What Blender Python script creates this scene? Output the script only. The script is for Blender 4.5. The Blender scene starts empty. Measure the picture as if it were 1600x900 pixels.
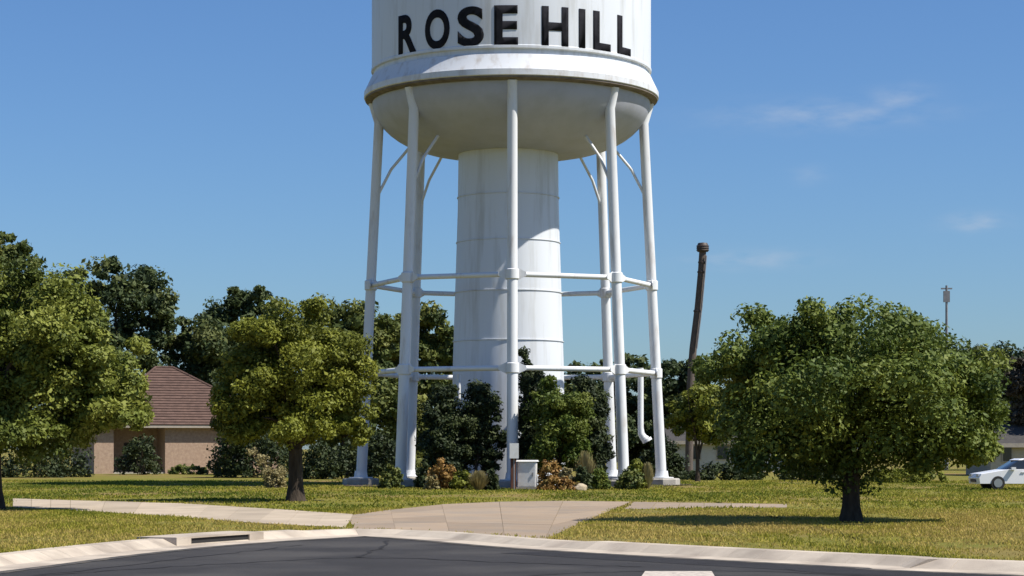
import bpy, bmesh, math, random
import numpy as np
from mathutils import Vector, Matrix

R = math.radians
S = bpy.context.scene
C = S.collection

# ------------------------------------------------------------------ camera, sky, sun, exposure
CAM_H = 2.05
F_PX, HOR = 3300.0, 700.0            # focal length and horizon row in the 1600 x 900 photograph
cam_d = bpy.data.cameras.new('camera')
cam = bpy.data.objects.new('camera', cam_d); C.objects.link(cam)
cam.location = (0, 0, CAM_H); cam.rotation_euler = (R(90), 0, 0)
cam_d.sensor_width = 36.0; cam_d.lens = F_PX / 1600 * 36
cam_d.shift_y = (HOR - 450) / 1600
cam_d.clip_start = 0.1; cam_d.clip_end = 8000
S.camera = cam
S.render.resolution_x, S.render.resolution_y = 1024, 576

SUN_EL, SUN_AZ = R(52), R(107)       # azimuth clockwise from +Y (the way the camera looks)
sun_dir = Vector((math.sin(SUN_AZ) * math.cos(SUN_EL), math.cos(SUN_AZ) * math.cos(SUN_EL), math.sin(SUN_EL)))
W = bpy.data.worlds.new('World'); S.world = W; W.use_nodes = True
nt = W.node_tree; nt.nodes.clear()
N = nt.nodes.new; L = nt.links.new
wo = N('ShaderNodeOutputWorld'); bg = N('ShaderNodeBackground'); bg.inputs['Strength'].default_value = 0.071
sky = N('ShaderNodeTexSky'); sky.sky_type = 'NISHITA'; sky.sun_disc = False
sky.sun_elevation = SUN_EL; sky.sun_rotation = SUN_AZ
sky.altitude = 200; sky.air_density = 1.15; sky.dust_density = 0.5; sky.ozone_density = 3.0
tint = N('ShaderNodeMix'); tint.data_type = 'RGBA'; tint.blend_type = 'MULTIPLY'; tint.inputs[0].default_value = 1
tint.inputs[7].default_value = (0.575, 0.80, 1.13, 1)
L(sky.outputs[0], tint.inputs[6])
# thin wisps of cloud, laid out by direction: soft streaks broken by noise
geo = N('ShaderNodeTexCoord')
def mth(op, a, b=None, c=None):
    n = N('ShaderNodeMath'); n.operation = op
    for i, v in enumerate((a, b, c)):
        if v is None: continue
        if isinstance(v, (int, float)): n.inputs[i].default_value = v
        else: L(v, n.inputs[i])
    return n.outputs[0]
sep = N('ShaderNodeSeparateXYZ'); L(geo.outputs['Generated'], sep.inputs[0])
az = mth('ARCTAN2', sep.outputs[0], sep.outputs[1]); el = mth('ARCSINE', sep.outputs[2])
nz = N('ShaderNodeTexNoise'); nz.inputs['Scale'].default_value = 1.0; nz.inputs['Detail'].default_value = 6
cmb = N('ShaderNodeCombineXYZ'); L(mth('MULTIPLY', az, 60), cmb.inputs[0]); L(mth('MULTIPLY', el, 190), cmb.inputs[1]); L(cmb.outputs[0], nz.inputs['Vector'])
nzf = mth('SUBTRACT', nz.outputs[0], 0.30)
tot = None
WISPS = [(.146, .1548, .045, .006, .85), (.182, .161, .014, .006, .75), (.216, .104, .013, .0040, 1.0), (.113, .0885, .026, .0042, .8),
         (.14, .127, .008, .004, .45), (-.9, .16, .08, .01, .8), (.7, .2, .1, .012, .8), (-1.9, .25, .12, .02, .8), (2.2, .3, .1, .02, .8), (1.4, .14, .06, .008, .8), (-2.7, .2, .1, .012, .8)]
for a0, e0, wa, we, st in WISPS:
    da = mth('DIVIDE', mth('SUBTRACT', az, a0), wa); de = mth('DIVIDE', mth('SUBTRACT', el, e0), we)
    g = mth('EXPONENT', mth('MULTIPLY', mth('ADD', mth('MULTIPLY', da, da), mth('MULTIPLY', de, de)), -1.0))
    g = mth('MULTIPLY', g, st)
    tot = g if tot is None else mth('MAXIMUM', tot, g)
mask = mth('MULTIPLY', mth('MULTIPLY', tot, nzf), 1.5)
mask = mth('MINIMUM', mth('MAXIMUM', mth('MULTIPLY', mask, .75), 0.0), 0.5)
cl = N('ShaderNodeMix'); cl.data_type = 'RGBA'; L(mask, cl.inputs[0]); L(tint.outputs[2], cl.inputs[6])
cl.inputs[7].default_value = (5.4, 6.0, 7.0, 1)
L(cl.outputs[2], bg.inputs['Color']); L(bg.outputs[0], wo.inputs[0])

sl = bpy.data.lights.new('sun', 'SUN'); sl.energy = 5.0; sl.angle = R(0.53); sl.color = (1.0, 0.945, 0.85)
so = bpy.data.objects.new('sun', sl); C.objects.link(so)
so.rotation_euler = sun_dir.to_track_quat('Z', 'Y').to_euler(); so.location = (60, -50, 80)

S.view_settings.view_transform = 'Standard'; S.view_settings.look = 'None'
S.view_settings.exposure = 0.5; S.view_settings.gamma = 1.0
S.view_settings.use_curve_mapping = False

# ------------------------------------------------------------------ helpers
LAWN = 0.12
def at(px, d, py=None, z=None):
    """the point seen at column px (and row py, or height z) at distance d"""
    x = (px - 800) / F_PX * d
    if z is None: z = CAM_H + (HOR - py) / F_PX * d
    return Vector((x, d, z))
def G(px, py, z=LAWN):
    d = (CAM_H - z) * F_PX / (py - HOR)
    return Vector(((px - 800) / F_PX * d, d, z))
def tag(o, label=None, cat=None, group=None, kind=None):
    if label: o['label'] = label
    if cat: o['category'] = cat
    if group: o['group'] = group
    if kind: o['kind'] = kind
    return o
def empty(name, loc=(0, 0, 0), rz=0):
    o = bpy.data.objects.new(name, None); o.empty_display_size = .3; C.objects.link(o)
    o.location = loc; o.rotation_euler = (0, 0, rz); return o
def link(name, me, mat, parent=None, smooth=False):
    if mat and not me.materials: me.materials.append(mat)
    if smooth and len(me.polygons): me.polygons.foreach_set('use_smooth', [True] * len(me.polygons))
    o = bpy.data.objects.new(name, me); C.objects.link(o)
    if parent: o.parent = parent
    return o
class MB:
    def __init__(s): s.v = []; s.f = []
    def add(s, vs, fs):
        k = len(s.v); s.v += [tuple(v) for v in vs]; s.f += [tuple(i + k for i in f) for f in fs]; return s
    def box(s, x0, x1, y0, y1, z0, z1):
        return s.add([(x0,y0,z0),(x1,y0,z0),(x1,y1,z0),(x0,y1,z0),(x0,y0,z1),(x1,y0,z1),(x1,y1,z1),(x0,y1,z1)],
                     [(0,3,2,1),(4,5,6,7),(0,1,5,4),(1,2,6,5),(2,3,7,6),(3,0,4,7)])
    def prism(s, pts, z0, z1):           # pts counter-clockwise seen from above
        n = len(pts)
        vs = [(p[0], p[1], z0) for p in pts] + [(p[0], p[1], z1) for p in pts]
        return s.add(vs, [tuple(range(n))[::-1], tuple(range(n, 2*n))] + [(i, (i+1) % n, n + (i+1) % n, n + i) for i in range(n)])
    def tube(s, pts, rad, seg=12, cap=True):
        pts = [Vector(p) for p in pts]; k0 = len(s.v); n = len(pts); ref = None
        for i, p in enumerate(pts):
            t = (pts[min(i+1, n-1)] - pts[max(i-1, 0)]).normalized()
            if ref is None: ref = Vector((1,0,0)) if abs(t.x) < .9 else Vector((0,1,0))
            u = t.cross(ref).normalized(); w = u.cross(t).normalized(); ref = w
            r = rad[i] if isinstance(rad, (list, tuple)) else rad
            for j in range(seg):
                a = 2*math.pi*j/seg
                s.v.append(tuple(p + (u*math.cos(a) + w*math.sin(a))*r))
        for i in range(n-1):
            for j in range(seg):
                a = k0 + i*seg + j; b = k0 + i*seg + (j+1) % seg
                s.f.append((a, b, b+seg, a+seg))
        if cap:
            s.f.append(tuple(k0 + j for j in range(seg))[::-1]); s.f.append(tuple(k0 + (n-1)*seg + j for j in range(seg)))
        return s
    def lathe(s, prof, seg=96, cx=0, cy=0):
        k0 = len(s.v); m = len(prof)
        for r, z in prof:
            for j in range(seg):
                a = 2*math.pi*j/seg; s.v.append((cx + r*math.cos(a), cy + r*math.sin(a), z))
        for i in range(m-1):
            for j in range(seg):
                a = k0 + i*seg + j; b = k0 + i*seg + (j+1) % seg
                s.f.append((a, b, b+seg, a+seg))
        return s
    def mesh(s, name='m'):
        me = bpy.data.meshes.new(name); me.from_pydata(s.v, [], s.f); me.update()
        bm = bmesh.new(); bm.from_mesh(me); bmesh.ops.recalc_face_normals(bm, faces=bm.faces); bm.to_mesh(me); bm.free()
        return me
    def build(s, name, mat, parent=None, smooth=False, angle=40):
        o = link(name, s.mesh(name), mat, parent)
        if smooth:
            o.data.shade_smooth() if hasattr(o.data, 'shade_smooth') else None
            if hasattr(o.data, 'set_sharp_from_angle'): o.data.set_sharp_from_angle(angle=R(angle))
        return o

# ------------------------------------------------------------------ materials
def mat(name, col, rough=.7, col2=None, scale=4, detail=5, bump=0, bscale=30, vec=(1,1,1), lo=.35, hi=.65, col3=None, scale3=1, metallic=0, attr=None, trans=0, spec=.5, vary=0):
    m = bpy.data.materials.new(name); m.use_nodes = True
    t = m.node_tree; n = t.nodes; p = n['Principled BSDF']; lk = t.links.new
    p.inputs['Roughness'].default_value = rough; p.inputs['Metallic'].default_value = metallic
    p.inputs['Specular IOR Level'].default_value = spec
    p.inputs['Base Color'].default_value = (*col, 1)
    tc = n.new('ShaderNodeTexCoord'); mp = n.new('ShaderNodeMapping'); mp.inputs['Scale'].default_value = vec
    lk(tc.outputs['Object'], mp.inputs[0])
    out = None
    if col2:
        z = n.new('ShaderNodeTexNoise'); z.inputs['Scale'].default_value = scale; z.inputs['Detail'].default_value = detail
        z.inputs['Roughness'].default_value = .62
        lk(mp.outputs[0], z.inputs['Vector'])
        r = n.new('ShaderNodeValToRGB'); r.color_ramp.elements[0].position = lo; r.color_ramp.elements[1].position = hi
        r.color_ramp.elements[0].color = (*col, 1); r.color_ramp.elements[1].color = (*col2, 1)
        lk(z.outputs[0], r.inputs[0]); out = r.outputs[0]
        if col3:
            z3 = n.new('ShaderNodeTexNoise'); z3.inputs['Scale'].default_value = scale3; z3.inputs['Detail'].default_value = 4
            lk(mp.outputs[0], z3.inputs['Vector'])
            r3 = n.new('ShaderNodeValToRGB'); r3.color_ramp.elements[0].position = .46; r3.color_ramp.elements[1].position = .66
            lk(z3.outputs[0], r3.inputs[0])
            mx = n.new('ShaderNodeMix'); mx.data_type = 'RGBA'; lk(r3.outputs[0], mx.inputs[0]); lk(out, mx.inputs[6]); mx.inputs[7].default_value = (*col3, 1)
            out = mx.outputs[2]
        if vary:
            oi = n.new('ShaderNodeObjectInfo'); mr = n.new('ShaderNodeMapRange'); lk(oi.outputs['Random'], mr.inputs[0])
            mr.inputs[3].default_value = 1-vary; mr.inputs[4].default_value = 1+vary
            mv = n.new('ShaderNodeMix'); mv.data_type = 'RGBA'; mv.blend_type = 'MULTIPLY'; mv.inputs[0].default_value = 1
            lk(out, mv.inputs[6]); lk(mr.outputs[0], mv.inputs[7]); out = mv.outputs[2]
        lk(out, p.inputs['Base Color'])
    if attr:                                  # per-leaf natural variation: colour ramp over a random number stored on each leaf
        a = n.new('ShaderNodeAttribute'); a.attribute_name = 'tint'
        r = n.new('ShaderNodeValToRGB'); r.color_ramp.elements[0].color = (*attr[0], 1); r.color_ramp.elements[1].color = (*attr[-1], 1)
        for k, c in enumerate(attr[1:-1]):
            e = r.color_ramp.elements.new((k+1)/(len(attr)-1)); e.color = (*c, 1)
        lk(a.outputs['Fac'], r.inputs[0]); out = r.outputs[0]; lk(out, p.inputs['Base Color'])
        if trans:
            tr = n.new('ShaderNodeBsdfTranslucent'); lk(out, tr.inputs['Color'])
            mx = n.new('ShaderNodeMixShader'); mx.inputs[0].default_value = trans
            lk(p.outputs[0], mx.inputs[1]); lk(tr.outputs[0], mx.inputs[2]); lk(mx.outputs[0], n['Material Output'].inputs[0])
    if bump:
        zb = n.new('ShaderNodeTexNoise'); zb.inputs['Scale'].default_value = bscale; zb.inputs['Detail'].default_value = 6
        lk(mp.outputs[0], zb.inputs['Vector'])
        b = n.new('ShaderNodeBump'); b.inputs['Strength'].default_value = bump; b.inputs['Distance'].default_value = .05
        lk(zb.outputs[0], b.inputs['Height']); lk(b.outputs[0], p.inputs['Normal'])
    return m
M = {}
M['white_paint'] = mat('white_paint', (.63,.66,.70), .5, (.42,.42,.40), 1.5, 8, 0, vec=(1,1,.10), lo=.5, hi=.80)
M['leg_paint'] = mat('leg_paint', (.68,.695,.71), .5, (.40,.34,.29), 2.2, 8, vec=(1,1,.2), lo=.54, hi=.82)
M['black_letter'] = mat('black_letter', (.012,.012,.015), .95, (.02,.02,.024), 3, spec=.1)
M['rim_paint'] = mat('rim_paint', (.64,.66,.69), .5, (.40,.35,.30), 2.2, 6, vec=(1,1,.4), lo=.5, hi=.85)
M['bowl_shade_paint'] = mat('bowl_shade_paint', (.40,.42,.49), .6, (.33,.345,.39), .9, 6, lo=.4, hi=.8)  # white tank paint darkened and blued to carry the underside's shade
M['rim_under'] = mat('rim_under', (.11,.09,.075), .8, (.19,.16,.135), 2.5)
M['footing'] = mat('footing_concrete', (.42,.39,.34), .9, (.30,.28,.24), 3, bump=.3)
M['concrete'] = mat('concrete', (.315,.24,.165), .92, (.26,.19,.13), .9, 7, .25, 60, lo=.3, hi=.75, col3=(.25,.20,.15), scale3=.5, vary=.13)
M['kerb'] = mat('kerb_concrete', (.52,.45,.36), .92, (.40,.335,.265), 1.4, 7, .25, 60, lo=.3, hi=.75, col3=(.30,.25,.20), scale3=.8, vary=.09)
M['path_concrete'] = mat('path_concrete', (.45,.37,.275), .92, (.36,.29,.21), .9, 7, .25, 60, lo=.3, hi=.75, col3=(.33,.27,.2), scale3=.5, vary=.10)
M['asphalt'] = mat('asphalt', (.042,.040,.041), .93, (.032,.0305,.031), .5, 8, .5, 90, lo=.3, hi=.7, col3=(.066,.062,.059), scale3=.30, spec=.25)
M['asphalt_dark'] = mat('asphalt_dark', (.022,.021,.023), .93, (.032,.031,.033), .9, 8, .5, 90, spec=.25)
M['road_paint'] = mat('road_paint', (.52,.45,.38), .85, (.16,.14,.125), 7, 9, lo=.45, hi=.75)
M['grass'] = mat('grass', (.125,.130,.022), .95, (.20,.175,.034), .8, 8, .7, 40, lo=.3, hi=.7, col3=(.22,.155,.06), scale3=.11, spec=.15)
M['grass_blade'] = mat('grass_blade', (.1,.1,.03), .8, attr=[(.10,.135,.016),(.22,.225,.026),(.34,.305,.046),(.44,.335,.10)], trans=.35, spec=.2)
M['bark'] = mat('bark', (.075,.058,.043), .95, (.035,.027,.021), 6, 6, .9, 14, vec=(1,1,.25), spec=.2)
M['brick'] = mat('brick', (.45,.325,.235), .9, (.33,.225,.165), 5, 6, .3, 20)
M['shingle'] = mat('shingle', (.148,.094,.076), .95, (.092,.060,.050), 2.2, 8, .8, 14, vec=(1,1,3), spec=.15)
M['dark_wood'] = mat('dark_wood', (.04,.03,.025), .7, (.02,.016,.013), 4)
M['trim'] = mat('trim', (.40,.35,.29), .7, (.33,.29,.24), 4)
M['glass'] = mat('window_glass', (.02,.025,.03), .08, spec=.7)
M['siding_pale'] = mat('pale_siding', (.50,.48,.43), .8, (.42,.40,.36), 3, vec=(1,1,6))
M['siding_tan'] = mat('tan_siding', (.48,.42,.32), .8, (.40,.35,.27), 3, vec=(1,1,6))
M['roof_grey'] = mat('roof_grey', (.06,.055,.052), .95, (.04,.037,.035), 4, bump=.5)
M['pole_wood'] = mat('pole_wood', (.125,.098,.082), .9, (.075,.058,.047), 5, vec=(3,3,.4), bump=.4)
M['dark_metal'] = mat('dark_metal', (.045,.030,.024), .6, (.07,.05,.04), 6)
M['grey_metal'] = mat('grey_metal', (.24,.24,.25), .5, (.18,.18,.19), 4)
M['cabinet'] = mat('cabinet_paint', (.74,.74,.73), .4, (.64,.63,.60), 3)
M['redwood'] = mat('red_brown_wood', (.16,.065,.04), .85, (.10,.04,.027), 5, vec=(3,3,.5))
M['limestone'] = mat('limestone', (.48,.40,.28), .9, (.34,.27,.18), 3, 7, .8, 6)
M['mulch'] = mat('mulch', (.085,.055,.036), .97, (.045,.030,.02), 7, 7, .9, 18)
M['car_white'] = mat('car_paint_white', (.74,.74,.75), .25, spec=.6)
M['rubber'] = mat('tyre_rubber', (.02,.02,.02), .8)
M['rim_alloy'] = mat('alloy', (.45,.45,.46), .3, metallic=.8)
M['lamp_red'] = mat('tail_lamp', (.30,.02,.015), .2)
M['lamp_clear'] = mat('head_lamp', (.6,.6,.62), .1)
M['slot_shade'] = mat('drain_shade', (.015,.014,.013), .9)
def leaf(name, a, trans=.28): M[name] = mat(name, a[0], .62, attr=a, trans=trans*.7, spec=.25)
leaf('leaf_round',  [(0.052,0.085,0.015),(0.097,0.134,0.022),(0.150,0.184,0.029),(0.227,0.242,0.038)])
leaf('leaf_olive',  [(0.060,0.081,0.014),(0.109,0.137,0.021),(0.164,0.189,0.031),(0.224,0.241,0.042)])
leaf('leaf_gold',   [(0.084,0.098,0.013),(0.139,0.154,0.018),(0.188,0.203,0.024),(0.232,0.241,0.033)])
leaf('leaf_dark',   [(0.026,0.043,0.017),(0.049,0.072,0.023),(0.081,0.104,0.032),(0.123,0.138,0.043)])
leaf('leaf_mid',    [(0.043,0.065,0.017),(0.080,0.106,0.026),(0.131,0.148,0.035),(0.181,0.189,0.046)])
leaf('leaf_ever',   [(.016,.026,.011),(.026,.040,.014),(.042,.058,.018),(.060,.075,.022)], .15)
leaf('leaf_bright', [(.045,.075,.010),(.075,.110,.014),(.110,.140,.020),(.145,.165,.028)])
leaf('leaf_straw',  [(.15,.12,.05),(.24,.20,.085),(.31,.26,.12),(.36,.32,.16)])
leaf('leaf_orange', [(.17,.085,.025),(.27,.15,.04),(.34,.21,.065),(.20,.15,.04)])
leaf('leaf_brown',  [(.050,.042,.030),(.080,.066,.046),(.105,.090,.062),(.075,.078,.040)])

# ------------------------------------------------------------------ ground, road, concrete
def flat(name, pts, z, m, kind='structure', parent=None, thick=0):
    bm = bmesh.new()
    vs = [bm.verts.new((p[0], p[1], z)) for p in pts]
    f = bm.faces.new(vs)
    bmesh.ops.triangulate(bm, faces=[f])
    bm.normal_update()
    if sum(q.normal.z for q in bm.faces) < 0: bmesh.ops.reverse_faces(bm, faces=bm.faces)
    me = bpy.data.meshes.new(name); bm.to_mesh(me); bm.free()
    o = link(name, me, m, parent)
    if not parent: o['kind'] = kind
    return o
def smooth_line(P, n=6):
    P = [Vector(p) for p in P]; out = []
    for i in range(len(P)-1):
        p0, p1, p2, p3 = P[max(i-1,0)], P[i], P[i+1], P[min(i+2, len(P)-1)]
        for k in range(n):
            t = k/n
            out.append(.5*((2*p1) + (p2-p0)*t + (2*p0-5*p1+4*p2-p3)*t*t + (3*p1-p0-3*p2+p3)*t**3))
    out.append(P[-1]); return out

flat('ground', [(-3000,-3000),(3000,-3000),(3000,3000),(-3000,3000)], -.06, M['grass'])
flat('road', [(-260,-26),(260,-26),(260,70),(-260,70)], 0.0, M['asphalt'])
# edge of the asphalt, from far left round to far right (rows of the photograph read at road level)
left_edge  = [Vector((-60, -14, 0)), Vector((-24, 18, 0)), G(-420, 938, 0), G(0, 893, 0), G(190, 869, 0), G(320, 855, 0), G(450, 845, 0), G(570, 838, 0)]
right_edge = [G(570, 838, 0), G(650, 843, 0), G(800, 856, 0), G(1050, 871, 0), G(1330, 886, 0), G(1600, 899, 0), Vector((26, 22, 0)), Vector((70, 2, 0))]
edge = smooth_line(left_edge, 6)[:-1] + smooth_line(right_edge, 6)
def offset(line, dist):
    out = []
    for i, p in enumerate(line):
        t = (line[min(i+1, len(line)-1)] - line[max(i-1, 0)]).normalized()
        out.append(p + Vector((-t.y, t.x, 0)) * dist)
    return out
g0 = edge; g1 = offset(edge, .65); g2 = offset(edge, .98); g3 = offset(edge, 1.30)
def lawn_mesh(line, z):
    v, f = [], []
    for p in line: v += [(p.x, p.y, z), (p.x, 2900, z)]
    n = len(line)
    for i in range(n-1): f.append((2*i, 2*i+2, 2*i+3, 2*i+1))
    p, q = line[0], line[-1]; k = len(v)
    v += [(-2500, p.y-40, z), (-2500, 2900, z), (2500, q.y-40, z), (2500, 2900, z)]
    f += [(k, 0, 1, k+1), (2*n-2, k+2, k+3, 2*n-1)]
    return MB().add(v, f)
lawn = lawn_mesh(g3, LAWN).build('lawn', M['grass']); lawn['kind'] = 'structure'
# kerb: gutter pan and raised stone, one cast section after another with an open joint
kerb = empty('kerb'); kerb['kind'] = 'structure'
k = 0; nseg = len(edge) - 1
MOUTH = (545, 850)                      # columns where the driveway meets the road: kerb dropped
def col_of(p): return p.x / max(p.y, .1) * F_PX + 800
for i in range(nseg):
    c0, c1 = col_of(edge[i]), col_of(edge[i+1])
    def hh(c):
        if p_ok(c): return .16
        return .128
    def p_ok(c): return c < 520 or c > 870
    ha, hb = (hh(c0) if edge[i].y > 5 else .16), (hh(c1) if edge[i+1].y > 5 else .16)
    n_sub = max(1, round((edge[i+1]-edge[i]).length / 3.0))
    for s in range(n_sub):
        ta, tb = s/n_sub + .004, (s+1)/n_sub - .004
        def P(line, t): return line[i].lerp(line[i+1], t)
        vs = []
        for t in (ta, tb):
            h = ha + (hb-ha)*t
            a, b, c, d = P(g0, t), P(g1, t), P(g2, t), P(g3, t)
            vs += [(a.x,a.y,-.05), (a.x,a.y,.006), (b.x,b.y,.012), (c.x,c.y,h), (d.x,d.y,h+.004), (d.x,d.y,-.05)]
        fs = [(j, (j+1) % 6, 6+(j+1) % 6, 6+j) for j in range(6)] + [(0,1,2,3,4,5), (6,7,8,9,10,11)]
        MB().add(vs, fs).build('kerb_section', M['kerb'], kerb)
# driveway pad and path, in cast slabs
pad = empty('driveway'); pad['kind'] = 'structure'
def quad_slabs(name, parent, A, B, n, m, z, material, gap=.02):
    """strip between polylines A and B (same length), cut into n slabs along and m across"""
    for i in range(len(A)-1):
        for u in range(n):
            for w in range(m):
                def q(s, t):
                    a = A[i].lerp(A[i+1], s); b = B[i].lerp(B[i+1], s); return a.lerp(b, t)
                e = gap / max((A[i+1]-A[i]).length/n, .5); e2 = gap / max((B[i]-A[i]).length/m, .5)
                s0, s1, t0, t1 = (u+e/2)/n, (u+1-e/2)/n, (w+e2/2)/m, (w+1-e2/2)/m
                P = [q(s0,t0), q(s1,t0), q(s1,t1), q(s0,t1)]
                ar = sum(P[j].x*P[(j+1)%4].y - P[(j+1)%4].x*P[j].y for j in range(4))
                if ar < 0: P = P[::-1]
                MB().prism([(p.x, p.y) for p in P], .0, z + random.Random(i*31+u*7+w).uniform(-.003,.003)).build(name, material, parent)
ZP = LAWN + .012
far = [G(545,806), G(610,797), G(690,788.5), G(780,784.5), G(880,783), G(985,784.5)]
mouth = [p for p in g3 if 538 < col_of(p) < 872 and p.y > 30]
near = [mouth[0].lerp(mouth[-1], 0)]
def along(line, t):
    Ls = [0]
    for a, b in zip(line, line[1:]): Ls.append(Ls[-1] + (b-a).length)
    d = t*Ls[-1]
    for j in range(len(line)-1):
        if d <= Ls[j+1] + 1e-6: return line[j].lerp(line[j+1], (d-Ls[j])/max(Ls[j+1]-Ls[j], 1e-6))
    return line[-1]
nearl = smooth_line([along(mouth, 0), along(mouth, .15), along(mouth, .4), along(mouth, .75), along(mouth, 1.0), G(920, 812)], 1)
quad_slabs('concrete_slab', pad, far, nearl, 1, 4, ZP, M['concrete'])
PADPOLY = [(p.x, p.y) for p in far] + [(p.x, p.y) for p in nearl[::-1]]
path = empty('path'); path['kind'] = 'structure'
pt = [G(20,779.5), G(110,782), G(280,787), G(430,796), G(552,804)]
pb = [G(20,793), G(110,798), G(262,807), G(400,818), G(540,825)]
quad_slabs('concrete_slab', path, pt, pb, 3, 1, ZP + .004, M['path_concrete'])
path2 = empty('side_path'); path2['kind'] = 'structure'
rt = [G(990,784.5), G(1100,786), G(1230,788)]; rb = [G(975,796), G(1100,793.5), G(1230,793)]
quad_slabs('concrete_slab', path2, rt, rb, 3, 1, ZP - .004, M['concrete'])
POLYS = [PADPOLY, [(p.x,p.y) for p in pt]+[(p.x,p.y) for p in pb[::-1]], [(p.x,p.y) for p in rt]+[(p.x,p.y) for p in rb[::-1]]]
# dark resurfaced strip along the right-hand gutter, pale worn paint bar
idx = [i for i, p in enumerate(edge) if 840 < col_of(p) < 1750 and p.y > 20]
a_ = [edge[i] for i in idx]; b_ = offset(edge, -1.5); b_ = [b_[i] for i in idx]
flat('asphalt_patch', [(p.x,p.y) for p in a_] + [(p.x,p.y) for p in b_[::-1]], .004, M['asphalt_dark'])
flat('road_marking', [G(1008,893,0)[:2], G(1112,893,0)[:2], G(1126,916,0)[:2], G(992,916,0)[:2]], .008, M['road_paint'])

M['grit'] = mat('gutter_grit', (.045,.043,.042), .95, (.20,.165,.125), 2.5, 9, .6, 60, lo=.45, hi=.72)
gi = [i for i, p in enumerate(edge) if -300 < col_of(p) < 1900 and p.y > 20]; go = offset(edge, -.28)
for a0, a1 in ((gi[0], gi[len(gi)//2]), (gi[len(gi)//2], gi[-1])):
    v = [(edge[i].x, edge[i].y, .0075) for i in range(a0, a1+1)] + [(go[i].x, go[i].y, .0075) for i in range(a0, a1+1)]; n = a1-a0+1
    o = MB().add(v, [(i, i+1, n+i+1, n+i) for i in range(n-1)]).build('gutter_grit', M['grit']); o['kind'] = 'structure'
# tar-filled cracks wandering over the asphalt
def crack(P, w, seed):
    rn = random.Random(seed); base = smooth_line(P, 10); a, b = [], []
    for i, p in enumerate(base):
        t = (base[min(i+1, len(base)-1)] - base[max(i-1, 0)]).normalized(); nrm = Vector((-t.y, t.x, 0)); q = p + nrm*rn.uniform(-.12, .12)
        h = w*rn.uniform(.35, 1.0); a.append(q + nrm*h); b.append(q - nrm*h)
    v = [(p.x, p.y, .006) for p in a] + [(p.x, p.y, .006) for p in b]; n = len(a)
    o = MB().add(v, [(i, i+1, n+i+1, n+i) for i in range(n-1)]).build('tar_crack', M['asphalt_dark']); o['kind'] = 'structure'
crack([G(60,900,0), G(300,884,0), G(560,872,0), G(820,880,0), G(1000,886,0)], .06, 1)
crack([G(560,872,0), G(590,858,0), G(610,845,0)], .05, 2)
crack([G(700,912,0), G(900,896,0), G(1180,893,0), G(1420,905,0)], .05, 3)
crack([G(-120,915,0), G(120,893,0), G(330,868,0), G(470,852,0)], .05, 4)
# storm drain in the left kerb: solid dark block stands for the slot's shade under the lid
def storm_drain():
    f, bk = offset(edge, .70), offset(edge, 1.5)
    ids = [i for i, p in enumerate(f) if 262 < col_of(p) < 425 and p.y > 20]
    o = f[ids[0]]; r = empty('storm_drain', (o.x, o.y, 0)); tag(r, 'dark curb inlet slot under a concrete lid beside the left grass', 'storm drain')
    def strip(name, a, b, z0, z1, m):
        pts = [(p.x-o.x, p.y-o.y) for p in a] + [(p.x-o.x, p.y-o.y) for p in b[::-1]]
        if sum(pts[i][0]*pts[(i+1) % len(pts)][1] - pts[(i+1) % len(pts)][0]*pts[i][1] for i in range(len(pts))) < 0: pts = pts[::-1]
        MB().prism(pts, z0, z1).build(name, m, r)
    strip('shade_block', [f[i] for i in ids[1:-1]], [bk[i] for i in ids[1:-1]], .014, .148, M['slot_shade'])
    f2, b2 = offset(edge, .66), offset(edge, 1.6)
    strip('lid', [f2[i] for i in ids], [b2[i] for i in ids], .15, .19, M['kerb'])
    strip('side_wall', [f2[i] for i in ids[:2]], [b2[i] for i in ids[:2]], -.03, .149, M['kerb'])
    strip('side_wall', [f2[i] for i in ids[-2:]], [b2[i] for i in ids[-2:]], -.03, .149, M['kerb'])
storm_drain()

# ------------------------------------------------------------------ grass (real blades in the part of the lawn in front)
def inside(poly, x, y):
    c = np.zeros(len(x), bool); n = len(poly)
    for i in range(n):
        x0, y0 = poly[i]; x1, y1 = poly[(i+1) % n]
        cond = ((y0 > y) != (y1 > y))
        with np.errstate(divide='ignore', invalid='ignore'):
            xi = (x1-x0)*(y-y0)/((y1-y0) if y1 != y0 else 1e-9) + x0
        c ^= cond & (x < xi)
    return c
def quads_mesh(name, V, tint):
    """V: (n,4,3) leaf quads -> one mesh with a random number per leaf"""
    n = len(V); me = bpy.data.meshes.new(name)
    me.vertices.add(n*4); me.vertices.foreach_set('co', V.reshape(-1).astype(np.float32))
    me.loops.add(n*4); me.loops.foreach_set('vertex_index', np.arange(n*4, dtype=np.int32))
    me.polygons.add(n); me.polygons.foreach_set('loop_start', np.arange(0, n*4, 4, dtype=np.int32))
    me.polygons.foreach_set('loop_total', np.full(n, 4, np.int32))
    at_ = me.attributes.new('tint', 'FLOAT', 'FACE'); at_.data.foreach_set('value', np.clip(tint, 0, 1).astype(np.float32))
    me.update(calc_edges=True); return me
def vnoise(x, y, cell, seed):
    rg = np.random.default_rng(seed); g = rg.uniform(0, 1, (256, 256)); u, v = x/cell + 97, y/cell + 31
    i, j = np.floor(u).astype(int), np.floor(v).astype(int); a, b = u-i, v-j; a, b = a*a*(3-2*a), b*b*(3-2*b)
    q = lambda m, n: g[m % 256, n % 256]
    return (q(i,j)*(1-a)+q(i+1,j)*a)*(1-b) + (q(i,j+1)*(1-a)+q(i+1,j+1)*a)*b
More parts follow.
